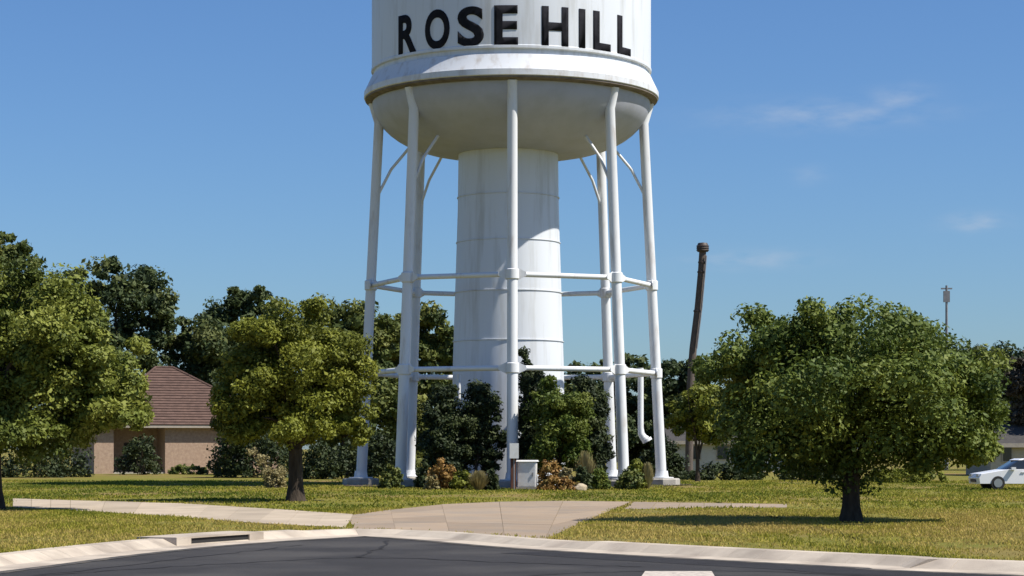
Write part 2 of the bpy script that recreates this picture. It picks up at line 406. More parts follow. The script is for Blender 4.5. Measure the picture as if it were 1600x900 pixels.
def grass_patch(d0, d1, n, h, w, seed):
    rg = np.random.default_rng(seed)
    d = np.sqrt(rg.uniform(d0*d0, d1*d1, n)); x = d * rg.uniform(-.275, .275, n)
    lawnpoly = [(p.x, p.y) for p in offset(edge, 1.24)] + [(200, 0), (200, 300), (-200, 300), (-200, 0)]
    ok = inside(lawnpoly, x, d)
    jx, jd = x + rg.normal(0, .07, len(x)), d + rg.normal(0, .22, len(x))
    for P in POLYS: ok &= ~inside(P, jx, jd)
    patch = .5*vnoise(x, d*.45, 2.2, 5) + .3*vnoise(x, d*.6, .8, 6) + .2*vnoise(x, d, .3, 7)
    ok &= rg.uniform(0, 1, len(x)) < np.clip((patch-.22)*3.2, .12, 1)
    x, d, patch = x[ok], d[ok], patch[ok]; n = len(x)
    a = rg.uniform(0, 2*np.pi, n); hh = h * rg.uniform(.5, 1.3, n) * (.45 + 1.1*patch); ww = w*rg.uniform(.6, 1.3, n)
    lx, ly = rg.normal(0, .45, n)*hh, rg.normal(0, .45, n)*hh
    z0 = np.full(n, LAWN-.01); V = np.empty((n,4,3))
    cx, cy = np.cos(a)*ww, np.sin(a)*ww
    V[:,0] = np.stack([x-cx, d-cy, z0], 1); V[:,1] = np.stack([x+cx, d+cy, z0], 1)
    V[:,2] = np.stack([x+lx+cx*.25, d+ly+cy*.25, z0+hh], 1); V[:,3] = np.stack([x+lx-cx*.25, d+ly-cy*.25, z0+hh], 1)
    dry = .1 + .75*vnoise(x, d*.35, 3.1, 9) + .45*(vnoise(x, d*.5, 1.0, 10)-.3) - .5*(patch-.5) - .30*np.clip((d-62)/25, 0, 1)*np.where(x > 6, .45, 1.0) + .24*np.clip((66-d)/10, 0, 1)
    t = np.clip(dry + rg.normal(0, .2, n), 0, 1)
    return V, t
Va, ta = grass_patch(34, 66, 260000, .06, .018, 1); Vb, tb = grass_patch(66, 125, 130000, .065, .035, 2)
gr = link('grass', quads_mesh('grass', np.concatenate([Va, Vb]), np.concatenate([ta, tb])), M['grass_blade'])
tag(gr, 'short yellow green mown grass covering the lawn', 'grass', kind='stuff')

# ------------------------------------------------------------------ trees
def leaves(centres, radii, per, size, rg, outward_from, aspect=.55, up=.35):
    n = len(centres)*per
    c = np.repeat(centres, per, 0); r = np.repeat(radii, per, 0)
    g = rg.normal(0, 1, (n,3)); g /= np.linalg.norm(g, axis=1)[:,None]
    p = c + g * r * (rg.uniform(0, 1, (n,1))**.45)
    nor = g*.7 + rg.normal(0, .55, (n,3)) + np.array([0,0,up])
    nor /= np.linalg.norm(nor, axis=1)[:,None]
    u = np.cross(nor, rg.normal(0, 1, (n,3))); u /= np.linalg.norm(u, axis=1)[:,None] + 1e-9
    v = np.cross(nor, u)
    s = (size * rg.choice([.6,.8,1.,1.25,1.6], n, p=[.2,.25,.25,.2,.1]) * rg.uniform(.85, 1.15, n))[:,None]
    V = np.empty((n,4,3))
    V[:,0] = p - u*s; V[:,1] = p + v*s*aspect - nor*s*.15; V[:,2] = p + u*s; V[:,3] = p - v*s*aspect - nor*s*.15
    return V
def crown_mesh(name, lobes, nclump, per, size, seed, clump=.13, fill=.25, cluster=4.2):
    """lobes: (centre, (rx,ry,rz)); clumps of leaves sit on and under the skin of every lobe"""
    rg = np.random.default_rng(seed); cs, rs, ts = [], [], []
    vol = np.array([l[1][0]*l[1][2] for l in lobes]); share = vol/vol.sum()
    for (c, r), sh in zip(lobes, share):
        n = max(4, int(nclump*sh)); r = np.array(r); c = np.array(c)
        m = max(4, int(n/cluster))
        g = rg.normal(0, 1, (m,3)); g /= np.linalg.norm(g, axis=1)[:,None]
        hub = g*rg.normal(.86, .07, (m,1)); which = rg.integers(0, m, n)
        p = hub[which] + rg.normal(0, .135, (n,3))
        ln = np.linalg.norm(p, axis=1)[:,None]; p = np.where(ln > 1.06, p/ln*1.06, p)
        inner = rg.uniform(0, 1, n) < fill
        q = rg.normal(0, 1, (n,3)); q /= np.linalg.norm(q, axis=1)[:,None]; p[inner] = (q*rg.uniform(.35, .78, (n,1)))[inner]
        cs.append(c + p*r); w = (r.mean()*clump*1.75 + .10); tt = rg.normal(.5, .24, m)
        rs.append(w * rg.uniform(.55, 1.3, (n,1)) * np.array([[1.15,1.15,.75]])); ts.append(tt[which] + rg.normal(0, .10, n))
    cs, rs, ts = np.concatenate(cs), np.concatenate(rs), np.concatenate(ts)
    V = leaves(cs, rs, per, size, rg, None)
    t = np.repeat(ts, per) + rg.normal(0, .10, len(V))
    return quads_mesh(name, V, t)
def tree(name, label, px, base_y, lobes_px, leafmat, nclump, per, size, seed, trunk_r=.25, group=None, d=None, lean=0, limbs=6, cat='tree', fork=None, depth=1.0, clump=.13, fill=.25, cluster=4.2):
    if d is None: d = (CAM_H-LAWN)*F_PX/(base_y-HOR)
    base = at(px, d, z=LAWN); rn = random.Random(seed); sc = d/F_PX
    root = empty(name, base); tag(root, label, cat, group)
    lobes = []
    for k, (lx, ly, rx, ry) in enumerate(lobes_px):
        q = at(lx, d, ly) - base
        q.y += 0 if k == 0 else rn.uniform(-.3, .3)*rx*sc
        lobes.append(((q.x, q.y, q.z), (rx*sc, rx*sc*depth, ry*sc)))
    low = min(l[0][2]-l[1][2] for l in lobes); top = max(l[0][2]+l[1][2] for l in lobes)
    fz = fork if fork else max(.35, low+.1*(top-low))
    t = MB(); tx = lean
    mid = Vector((tx*.5, 0, fz*.5)); fk = Vector((tx, 0, fz))
    t.tube([(0,0,-.15), (0,0,.06), (tx*.15,.02,fz*.3), mid, fk], [trunk_r*1.75, trunk_r*1.35, trunk_r*1.02, trunk_r*.95, trunk_r*.88], 10)
    big = sorted(lobes, key=lambda l: -l[1][0]*l[1][2])
    for k in range(limbs):
        c, r = big[k % len(big)]
        e = Vector(c) + Vector((rn.uniform(-.6,.6)*r[0], rn.uniform(-.6,.6)*r[1], rn.uniform(-.3,.6)*r[2]))
        m1 = fk.lerp(e, .35) + Vector((0,0,.10*(top-fz))); m2 = fk.lerp(e, .7) + Vector((rn.uniform(-.2,.2), rn.uniform(-.2,.2), .06*(top-fz)))
        r0 = trunk_r*rn.uniform(.4,.6)
        t.tube([fk - Vector((0,0,trunk_r*.6)), m1, m2, e], [r0, r0*.7, r0*.42, r0*.15], 7)
    t.build('trunk', M['bark'], root, True, 60)
    link('crown', crown_mesh('crown', lobes, nclump, per, size, seed, clump, fill, cluster), M[leafmat], root)
    return root
tree('round_tree', 'large round leafy tree with a short dark trunk on the right grass', 1330, 815,
     [(1318,618,175,128),(1312,543,105,92),(1182,590,82,94),(1472,618,86,104),(1320,682,205,58),(1400,572,108,78),(1238,560,90,88),(1168,662,80,60),(1490,672,68,60),(1240,650,120,80),(1420,660,115,75)],
     'leaf_round', 540, 330, .062, 11, .24, fork=1.35, limbs=9, clump=.125, depth=1.3, cluster=4.5)
tree('olive_tree', 'medium olive green tree between the brick house and the tower', 462, 783,
     [(462,585,98,96),(470,528,72,60),(548,630,40,56),(386,600,64,78),(455,662,90,34),(530,570,52,56),(420,545,60,55),(556,668,26,34),(375,655,44,44)],
     'leaf_gold', 380, 300, .066, 12, .28, fork=1.9, limbs=8, clump=.125, depth=1.25, cluster=5.2)
tree('broad_tree', 'big pale olive tree filling the left edge before the house', -14, 797,
     [(40,540,112,112),(150,600,74,66),(60,632,112,62),(-70,560,120,145),(100,500,66,60),(20,470,75,55),(188,622,56,52),(30,668,105,46),(150,645,72,40),(165,560,62,58)],
     'leaf_olive', 500, 290, .070, 13, .34, fork=2.0, limbs=8, clump=.125, depth=1.25, cluster=5.2)
BGT = 'trees standing behind the tower and house'
tree('tall_tree', 'tallest dark tree at the left edge, rising above the pale olive tree', -30, 0, [(-32,440,82,95),(15,395,38,52),(-70,400,70,70),(30,440,36,50),(-20,560,90,90)], 'leaf_mid', 260, 171, .16, 21, .4, BGT, d=135, fork=5)
tree('dark_tree', 'tall dark green tree directly behind the pale olive tree, left of the roof', 175, 0, [(172,492,92,80),(142,450,46,42),(185,440,40,36),(222,505,48,72),(110,500,50,75),(170,590,100,70),(160,660,95,70)], 'leaf_dark', 330, 152, .20, 22, .4, BGT, d=186, fork=4)
tree('dark_tree', 'dark pointed tree behind the right side of the brown roof', 372, 0, [(368,530,88,68),(402,470,40,38),(330,510,42,46),(300,535,26,42),(440,505,36,46),(370,470,36,30),(360,620,90,85),(360,690,90,50),(285,590,44,64)], 'leaf_dark', 330, 152, .20, 23, .4, BGT, d=190, fork=4)
tree('leafy_tree', 'mid green tree just left of the tower legs', 540, 0, [(540,535,68,66),(505,510,46,44),(580,520,44,44),(560,630,75,70),(550,690,70,50)], 'leaf_mid', 270, 152, .17, 24, .35, BGT, d=150, fork=3)
tree('leafy_tree', 'mid green tree seen between the left tower legs and the central column', 650, 0, [(648,545,58,64),(618,535,40,50),(690,560,36,52),(650,640,72,68),(650,700,70,40)], 'leaf_mid', 260, 152, .18, 25, .35, BGT, d=160, fork=3)
tree('low_tree', 'low dark tree hidden behind the foot of the central column', 775, 0, [(775,630,75,55),(770,690,80,45)], 'leaf_dark', 170, 133, .20, 26, .3, BGT, d=182, fork=3)
tree('low_tree', 'low dark tree seen right of the central column', 900, 0, [(900,610,52,52),(880,650,60,60),(930,660,60,58),(900,700,75,35)], 'leaf_dark', 220, 142, .20, 27, .3, BGT, d=178, fork=3)
tree('low_tree', 'low dark tree seen between the two right tower legs', 985, 0, [(985,605,50,54),(960,650,50,60),(1015,660,52,56),(985,700,66,35)], 'leaf_dark', 220, 142, .20, 28, .3, BGT, d=186, fork=3)
tree('low_tree', 'low dark tree at the foot of the leaning pole', 1062, 0, [(1060,608,46,50),(1035,640,44,52),(1095,650,46,52),(1064,690,60,34)], 'leaf_dark', 220, 142, .20, 29, .3, BGT, d=182, fork=3)
tree('low_tree', 'low dark tree mostly hidden behind the large round tree', 1190, 0, [(1190,625,70,60),(1260,630,70,55),(1130,650,50,45),(1200,672,80,26)], 'leaf_dark', 200, 133, .20, 30, .3, BGT, d=195, fork=3)
tree('far_tree', 'dark tree rising behind the right shoulder of the round tree', 1545, 0, [(1545,592,66,60),(1500,600,50,55),(1590,590,50,50),(1550,660,70,45)], 'leaf_dark', 240, 142, .20, 31, .35, BGT, d=185, fork=3)
tree('brownish_tree', 'dull brownish tree at the right edge of the view', 1615, 0, [(1612,620,42,64),(1590,600,24,38),(1650,600,60,70),(1615,672,46,40)], 'leaf_brown', 240, 152, .16, 32, .3, BGT, d=150, fork=3)
tree('small_tree', 'small light olive tree beside the rightmost tower leg', 1090, 0, [(1090,632,38,36),(1068,655,26,32),(1118,655,30,34),(1092,670,36,26)], 'leaf_gold', 130, 152, .11, 33, .13, None, d=122, fork=1.3, limbs=5)
for i, (px, d, sd, lm) in enumerate([(-220,170,41,'leaf_dark'), (-400,180,42,'leaf_mid'), (1790,175,43,'leaf_dark'), (1960,185,44,'leaf_mid')]):
    tree('outer_tree', ['dark tree beyond the left edge of the view', 'mid green tree far beyond the left edge of the view', 'dark tree beyond the right edge of the view', 'mid green tree far beyond the right edge of the view'][i],
         px, 0, [(px,540,95,85),(px-50,580,70,80),(px+55,590,70,80),(px,660,95,60)], lm, 200, 110, .24, sd, .4, BGT, d=d, fork=3)

# evergreens round the foot of the central column
EVG = 'evergreens planted round the foot of the tower'
def bush_tree(label, px, d, lobes, lm, seed, n=200):
    tree('bushy_tree', label, px, 0, lobes, lm, n, 150, .075, seed, .10, EVG, d=d, fork=.9, limbs=6, clump=.15, fill=.35)
bush_tree('dark bushy small tree just right of the left tower leg pair', 690, 102.5, [(690,655,25,54),(682,704,28,38),(702,626,16,30),(702,708,28,34)], 'leaf_ever', 51)
bush_tree('dark bushy small tree left of the front tower leg', 744, 103, [(744,655,28,56),(732,704,26,38),(754,628,18,30),(764,700,26,38),(770,650,14,46)], 'leaf_ever', 52)
bush_tree('pointed dark small tree right behind the front tower leg', 826, 103.4, [(828,640,20,56),(823,580,9,44),(835,595,12,30),(830,700,26,40)], 'leaf_ever', 53)
bush_tree('loose bright green small tree right of the white cabinet', 872, 101, [(870,660,40,50),(855,622,26,30),(893,645,28,44),(872,705,44,34),(905,690,20,30)], 'leaf_bright', 54, 260)
bush_tree('dark bushy small tree left of the right tower leg pair', 922, 103.4, [(922,655,24,56),(915,615,16,28),(928,705,26,38)], 'leaf_ever', 55)
# ------------------------------------------------------------------ water tower
TC = at(799, 109.5, z=LAWN); TD = 109.5
tower = empty('water_tower', TC)
tag(tower, 'tall white water tower on eight legs with ROSE HILL in black', 'water tower')
z_ = lambda py, r=0: CAM_H + (HOR-py)/F_PX*(TD - r) - LAWN     # height of a row at the tower, r towards the camera
ZR = z_(157)                                                     # rim height
RT = 7.22
prof_wall = [(RT-.10, ZR+1.10), (RT-.10, ZR+1.34), (RT+.03, ZR+1.38), (RT+.03, ZR+1.50), (RT, ZR+1.54), (RT, ZR+3.0), (RT, ZR+5.4), (RT-.05, ZR+6.0), (RT-.5, ZR+6.9), (RT-1.6, ZR+8.0), (RT-3.4, ZR+9.0), (RT-5.4, ZR+9.6), (.02, ZR+9.85)]
tank = MB().lathe(prof_wall, 128).build('tank', M['white_paint'], tower, True, 30)
rim = MB().lathe([(RT-.12, ZR+1.12), (RT+.02, ZR+1.08), (RT+.10, ZR+.90), (RT+.36, ZR+.36), (RT+.40, ZR+.30), (RT+.40, ZR+.02), (RT+.34, ZR-.02)], 128).build('rim', M['rim_paint'], tower, True, 25)
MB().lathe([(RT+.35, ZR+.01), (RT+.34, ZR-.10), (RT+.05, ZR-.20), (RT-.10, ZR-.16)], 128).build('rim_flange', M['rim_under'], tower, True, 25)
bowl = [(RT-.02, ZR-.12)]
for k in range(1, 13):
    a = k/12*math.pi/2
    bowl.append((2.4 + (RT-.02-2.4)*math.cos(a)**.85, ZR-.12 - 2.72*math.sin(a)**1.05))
MB().lathe(bowl, 128).build('bowl', M['bowl_shade_paint'], tower, True, 40)
MB().lathe([(.9, ZR+9.75), (.9, ZR+10.4), (1.1, ZR+10.45), (.6, ZR+10.9), (.01, ZR+11)], 32).build('roof_vent', M['white_paint'], tower, True, 30)
MB().lathe([(2.98, -.1), (2.96, .5), (2.88, z_(570,3)), (2.62, z_(330)), (2.58, ZR-2.62), (2.42, ZR-2.60)], 96, -.16, 0).build('central_column', M['white_paint'], tower, True, 30)
# weld seams round the central column
for py in (300, 372, 452, 530):
    zz = z_(py, 2.7); rr = 2.625 + max(0, (z_(330)-zz))*.0335
    MB().lathe([(rr+.0, zz-.03), (rr+.035, zz-.02), (rr+.035, zz+.02), (rr, zz+.03)], 96, -.16, 0).build('weld_seam', M['white_paint'], tower, True, 30)
def leg_pt(a, z):
    r = 7.80 + (6.86-7.80)*(z/(ZR-1.2)) if z < ZR-1.2 else 6.86 + .30*(z-ZR+1.2)/1.06
    return Vector((r*math.sin(a), -r*math.cos(a), z))
A0 = R(0.4); LEGS = [A0 + k*math.pi/4 for k in range(8)]
ZU, ZL = z_(434, 5), z_(579, 4)
for k, a in enumerate(LEGS):
    lg = MB().tube([leg_pt(a, -.05), leg_pt(a, ZL), leg_pt(a, ZU), leg_pt(a, ZR-1.2), leg_pt(a, ZR-.14)], [.28,.265,.255,.25,.25], 24).build('leg', M['leg_paint'], tower, True, 50)
    b = leg_pt(a, 0); f = MB()
    f.lathe([(.95, -.2), (.95, .30), (.88, .36), (.02, .36)], 8, b.x, b.y); f.build('footing', M['footing'], lg)
    p = MB(); p.lathe([(.62, .37), (.62, .42), (.36, .43), (.31, .75)], 20, b.x, b.y); p.build('base_plate', M['leg_paint'], lg, True, 30)
    for zz in (ZL, ZU):
        q = leg_pt(a, zz); MB().lathe([(.28, zz-.26), (.325, zz-.22), (.325, zz+.22), (.28, zz+.26)], 20, q.x, q.y).build('collar', M['leg_paint'], lg, True, 30)
    tn = Vector((math.cos(a), math.sin(a), 0))
    for zz in (ZL, ZU):
        for sg in (-1, 1):
            q = leg_pt(a, zz); th = Vector((math.sin(a), -math.cos(a), 0))*.02
            P = [q + tn*sg*.24 + Vector((0,0,.30)), q + tn*sg*.24 + Vector((0,0,-.30)), q + tn*sg*.68 + Vector((0,0,-.09)), q + tn*sg*.68 + Vector((0,0,.09))]
            MB().add([p+th for p in P] + [p-th for p in P], [(0,1,2,3),(7,6,5,4),(0,4,5,1),(1,5,6,2),(2,6,7,3),(3,7,4,0)]).build('gusset', M['leg_paint'], lg)
    inn = lambda z, r: Vector((r*math.sin(a), -r*math.cos(a), z))
    MB().tube([leg_pt(a, ZR-5.2), leg_pt(a, ZR-4.0).lerp(inn(ZR-3.4, 5.9), .7), inn(ZR-2.35, 5.2)], .075, 10).build('knee_brace', M['leg_paint'], tower, True, 50)
    a2 = a + math.pi/4
    for zz in (ZL, ZU):
        p0, p1 = leg_pt(a, zz), leg_pt(a2, zz)
        MB().tube([p0.lerp(p1, .05), p0.lerp(p1, .5), p0.lerp(p1, .95)], .13, 12).build('strut', M['leg_paint'], tower, True, 50)
# overflow and drain pipes that hang inside the legs and end in an elbow
def pipe(px, dep, y0, y1, dx, r):
    p0 = at(px, TD+dep, y0) - TC; p1 = at(px, TD+dep, y1) - TC
    pts = [p0, p1 + Vector((0,0,.55)), p1 + Vector((dx*.1,0,.22)), p1 + Vector((dx*.5,0,.02)), p1 + Vector((dx,0,-.10))]
    o = MB().tube(pts, [r, r, r*1.15, r*1.3, r*1.4], 14).build('overflow_pipe', M['leg_paint'], tower, True, 50)
    MB().tube([p1 + Vector((dx,0,-.06)), p1 + Vector((dx*1.25,0,-.20))], r*1.75, 14).build('flap', M['leg_paint'], o, True, 50)
pipe(1001, 4.2, 575, 684, .30, .16)
pipe(717, -5.6, 585, 686, .16, .09)
# lettering bent round the tank
def letter(ch, ang, zc, h, wid):
    cu = bpy.data.curves.new('letter', 'FONT'); cu.body = ch; cu.size = 1; cu.offset = .033; cu.resolution_u = 6
    tmp = bpy.data.objects.new('letter_tmp', cu); C.objects.link(tmp)
    dg = bpy.context.evaluated_depsgraph_get(); me = bpy.data.meshes.new_from_object(tmp.evaluated_get(dg))
    bpy.data.objects.remove(tmp); bpy.data.curves.remove(cu)
    xs = [v.co.x for v in me.vertices]; ys = [v.co.y for v in me.vertices]
    x0, x1, y0, y1 = min(xs), max(xs), min(ys), max(ys)
    bm = bmesh.new(); bm.from_mesh(me)
    for v in bm.verts:
        v.co.x = ((v.co.x-x0)/(x1-x0)-.5)*wid; v.co.y = ((v.co.y-y0)/(y1-y0))*h; v.co.z = 0
    for k in range(1, 9):
        bmesh.ops.bisect_plane(bm, geom=bm.verts[:]+bm.edges[:]+bm.faces[:], plane_co=((k/9-.5)*wid,0,0), plane_no=(1,0,0))
    bmesh.ops.remove_doubles(bm, verts=bm.verts, dist=1e-5)
    ex = bmesh.ops.extrude_face_region(bm, geom=bm.faces[:])
    for g in ex['geom']:
        if isinstance(g, bmesh.types.BMVert): g.co.z = .02
    for v in bm.verts:
        a = ang + v.co.x/RT; rr = RT + .004 + v.co.z
        v.co = Vector((rr*math.sin(a), -rr*math.cos(a), zc + v.co.y))
    bmesh.ops.recalc_face_normals(bm, faces=bm.faces)
    bm.to_mesh(me); bm.free(); me.materials.clear()
    return link('letter', me, M['black_letter'], tank)
zt = z_(71, RT)
for ch, deg, wd in (('R',-45.5,1.34),('O',-30.2,1.42),('S',-15.9,1.34),('E',-2.0,1.16),('H',17.2,1.36),('I',28.6,.36),('L',38.2,1.12),('L',51.0,1.12)):
    letter(ch, R(deg), zt, 1.95, wd)

# ------------------------------------------------------------------ planting bed and small things at the tower's foot
bedpts = []
for k in range(40):
    a = 2*math.pi*k/40; r = 9.2 + .5*math.sin(3*a) + .3*math.sin(7*a+1)
    bedpts.append((TC.x + r*math.cos(a), TC.y + r*math.sin(a)))
flat('planting_bed', bedpts, LAWN+.03, M['mulch'])
def shrub(name, label, px, d, w_px, h_px, leafm, seed, group=None, n=60, per=45, size=.07, spiky=False):
    b = at(px, d, z=LAWN); sc = d/F_PX; w, h = w_px*sc/2, h_px*sc
    rg = np.random.default_rng(seed)
    if spiky:                                  # tuft of long arching blades
        m = 900; a = rg.uniform(0,2*np.pi,m); ln = h*rg.uniform(.6,1.1,m); sp = w*rg.uniform(.1,1,m)
        r0 = rg.uniform(0,.25,m)*w; bx, by = r0*np.cos(a), r0*np.sin(a); ex, ey = bx+sp*np.cos(a), by+sp*np.sin(a)
        ez = ln*(1-.35*(sp/w)**2); wd = .018; px_, py_ = -np.sin(a)*wd, np.cos(a)*wd; Z = np.zeros(m)
        V = np.stack([np.stack([bx-px_,by-py_,Z],1), np.stack([bx+px_,by+py_,Z],1), np.stack([ex+px_*.5,ey+py_*.5,ez],1), np.stack([ex-px_*.5,ey-py_*.5,ez],1)],1)
        t = rg.normal(.5,.2,m)
    else:
        g = rg.normal(0,1,(n,3)); g /= np.linalg.norm(g,axis=1)[:,None]; g[:,2] = np.abs(g[:,2])
        cs = g*np.array([w,w,h])*rg.uniform(.55,.95,(n,1)); cs[:,2] += .03
        rs = np.full((n,1), min(w,h)*.24)*rg.uniform(.6,1.3,(n,1))*np.ones((1,3))
        V = leaves(cs, rs, per, size, rg, None); t = np.repeat(rg.normal(.5,.22,n),per)+rg.normal(0,.12,n*per)
    root = empty(name, b); tag(root, label, 'shrub' if not spiky else 'grass clump', group)
    st = MB(); rn = random.Random(seed)
    for k in range(5):
        st.tube([(rn.uniform(-.08,.08)*w, rn.uniform(-.08,.08)*w, -.05), (rn.uniform(-.4,.4)*w, rn.uniform(-.4,.4)*w, h*.6)], [.03,.012], 6)
    st.build('stem', M['bark'], root)
    link('foliage', quads_mesh('foliage', V, t), M[leafm], root)
BED = 'shrubs in the bed round the tower'
shrub('golden_shrub', 'low golden orange shrub between the left tower leg and thin pipe', 692, 98.5, 52, 50, 'leaf_orange', 61, BED)
shrub('green_shrub', 'low yellow green shrub left of the straw grass clump', 722, 98.0, 40, 30, 'leaf_gold', 62, BED)
shrub('dark_shrub', 'small dark shrub between the straw grass clump and front leg', 768, 96.6, 26, 34, 'leaf_ever', 63, BED)
shrub('golden_shrub', 'golden orange shrub immediately right of the white cabinet', 858, 98.4, 44, 50, 'leaf_orange', 64, BED)
shrub('straw_shrub', 'pale straw coloured shrub right of the orange shrub by the cabinet', 886, 97.8, 30, 36, 'leaf_straw', 65, BED)
shrub('dark_shrub', 'round dark green shrub below the right front tower leg', 910, 97.6, 34, 38, 'leaf_ever', 66, BED)
shrub('straw_grass', 'tall straw coloured grass clump left of the right front leg', 915, 99.8, 34, 56, 'leaf_straw', 67, None, spiky=True)
shrub('orange_shrub', 'low rusty orange shrub at the driveway end below the tower', 873, 96.5, 70, 20, 'leaf_orange', 68, BED)
shrub('golden_shrub', 'low golden shrub between the right front and rightmost legs', 990, 99.2, 44, 48, 'leaf_gold', 69, BED)
shrub('dark_shrub', 'low dark shrub at the foot of the right front leg', 985, 98.0, 50, 30, 'leaf_mid', 70, BED)
shrub('dark_shrub', 'low dark shrub right of the left front leg base', 664, 100.6, 36, 44, 'leaf_ever', 71, BED)
shrub('green_shrub', 'low dull green shrub left of the left front leg base', 612, 100.5, 40, 38, 'leaf_mid', 72, BED)
shrub('straw_grass', 'straw coloured grass clump leaning beside the front tower leg', 748, 96.2, 34, 30, 'leaf_straw', 75, None, spiky=True)
shrub('straw_shrub', 'small pale straw shrub right of the left tower leg', 676, 98.0, 26, 24, 'leaf_straw', 76, BED)
shrub('straw_grass', 'short straw grass clump right of the rightmost shrub in the bed', 1012, 99.0, 20, 40, 'leaf_straw', 73, None, spiky=True)
shrub('green_shrub', 'low green shrub under the bright bushy evergreen', 935, 98.6, 40, 34, 'leaf_bright', 74, BED)
def boulder(label, px, d, w_px, h_px, seed, lean=0.):
    sc = d/F_PX; w, h = w_px*sc/2, h_px*sc; rn = random.Random(seed)
    bm = bmesh.new(); bmesh.ops.create_icosphere(bm, subdivisions=3, radius=1)
    ph = [rn.uniform(0, 6) for _ in range(6)]
    for v in bm.verts:
        c = v.co; k = 1 + .13*math.sin(3*c.x+ph[0])*math.sin(2.5*c.y+ph[1]) + .10*math.sin(4*c.z+ph[2]+2*c.x) + .06*math.sin(7*c.y+ph[3]+4*c.z)
        c *= k; z = max(c.z, -.5); v.co = Vector((c.x*w + lean*(z+.5)*h, c.y*w*.8, (z+.42)*h/1.42))
    me = bpy.data.meshes.new('boulder'); bm.to_mesh(me); bm.free()
    o = link('boulder', me, M['limestone']); o.location = at(px, d, z=LAWN); me.shade_smooth(); me.set_sharp_from_angle(angle=R(28))
    tag(o, label, 'boulder')
boulder('low tan rock at the driveway end under the tower', 905, 96.2, 26, 10, 82)
# white cabinet
def cabinet():
    b = at(824, 98.2, z=LAWN); r = empty('utility_cabinet', b, R(-8)); tag(r, 'white metal utility cabinet beside the front tower leg', 'cabinet')
    body = bmesh.new(); bmesh.ops.create_cube(body, size=1)
    for v in body.verts: v.co = Vector((v.co.x*.86, v.co.y*.55, v.co.z*1.18 + .71))
    bmesh.ops.bevel(body, geom=body.edges[:], offset=.02, segments=2, affect='EDGES')
    me = bpy.data.meshes.new('body'); body.to_mesh(me); body.free(); link('body', me, M['cabinet'], r)
    MB().box(-.52,.52,-.36,.36,-.05,.12).build('plinth', M['footing'], r)
    dr = MB().box(-.39,.39,-.295,-.277,.18,1.24).build('door', M['cabinet'], r)
    MB().box(.28,.32,-.33,-.296,.62,.80).build('handle', M['grey_metal'], dr)
    MB().add([(-.5,-.36,1.301),(.5,-.36,1.301),(.5,.36,1.301),(-.5,.36,1.301),(-.46,-.3,1.37),(.46,-.3,1.37),(.46,.3,1.37),(-.46,.3,1.37)],
             [(0,3,2,1),(4,5,6,7),(0,1,5,4),(1,2,6,5),(2,3,7,6),(3,0,4,7)]).build('cap', M['cabinet'], r)
cabinet()
def meter_post():
    b = at(803, 97.9, z=LAWN); r = empty('meter_post', b); tag(r, 'red brown wooden post with a pale box between front leg and cabinet', 'post')
    MB().box(-.16,.10,-.13,.13,-.1,1.75).build('post', M['redwood'], r)
    MB().box(-.20,.22,-.32,-.131,1.45,2.15).build('meter_box', M['cabinet'], r)
    MB().tube([(.0,-.2,1.44),(.0,-.2,-.05)], .03, 8).build('conduit', M['grey_metal'], r, True)
meter_post()

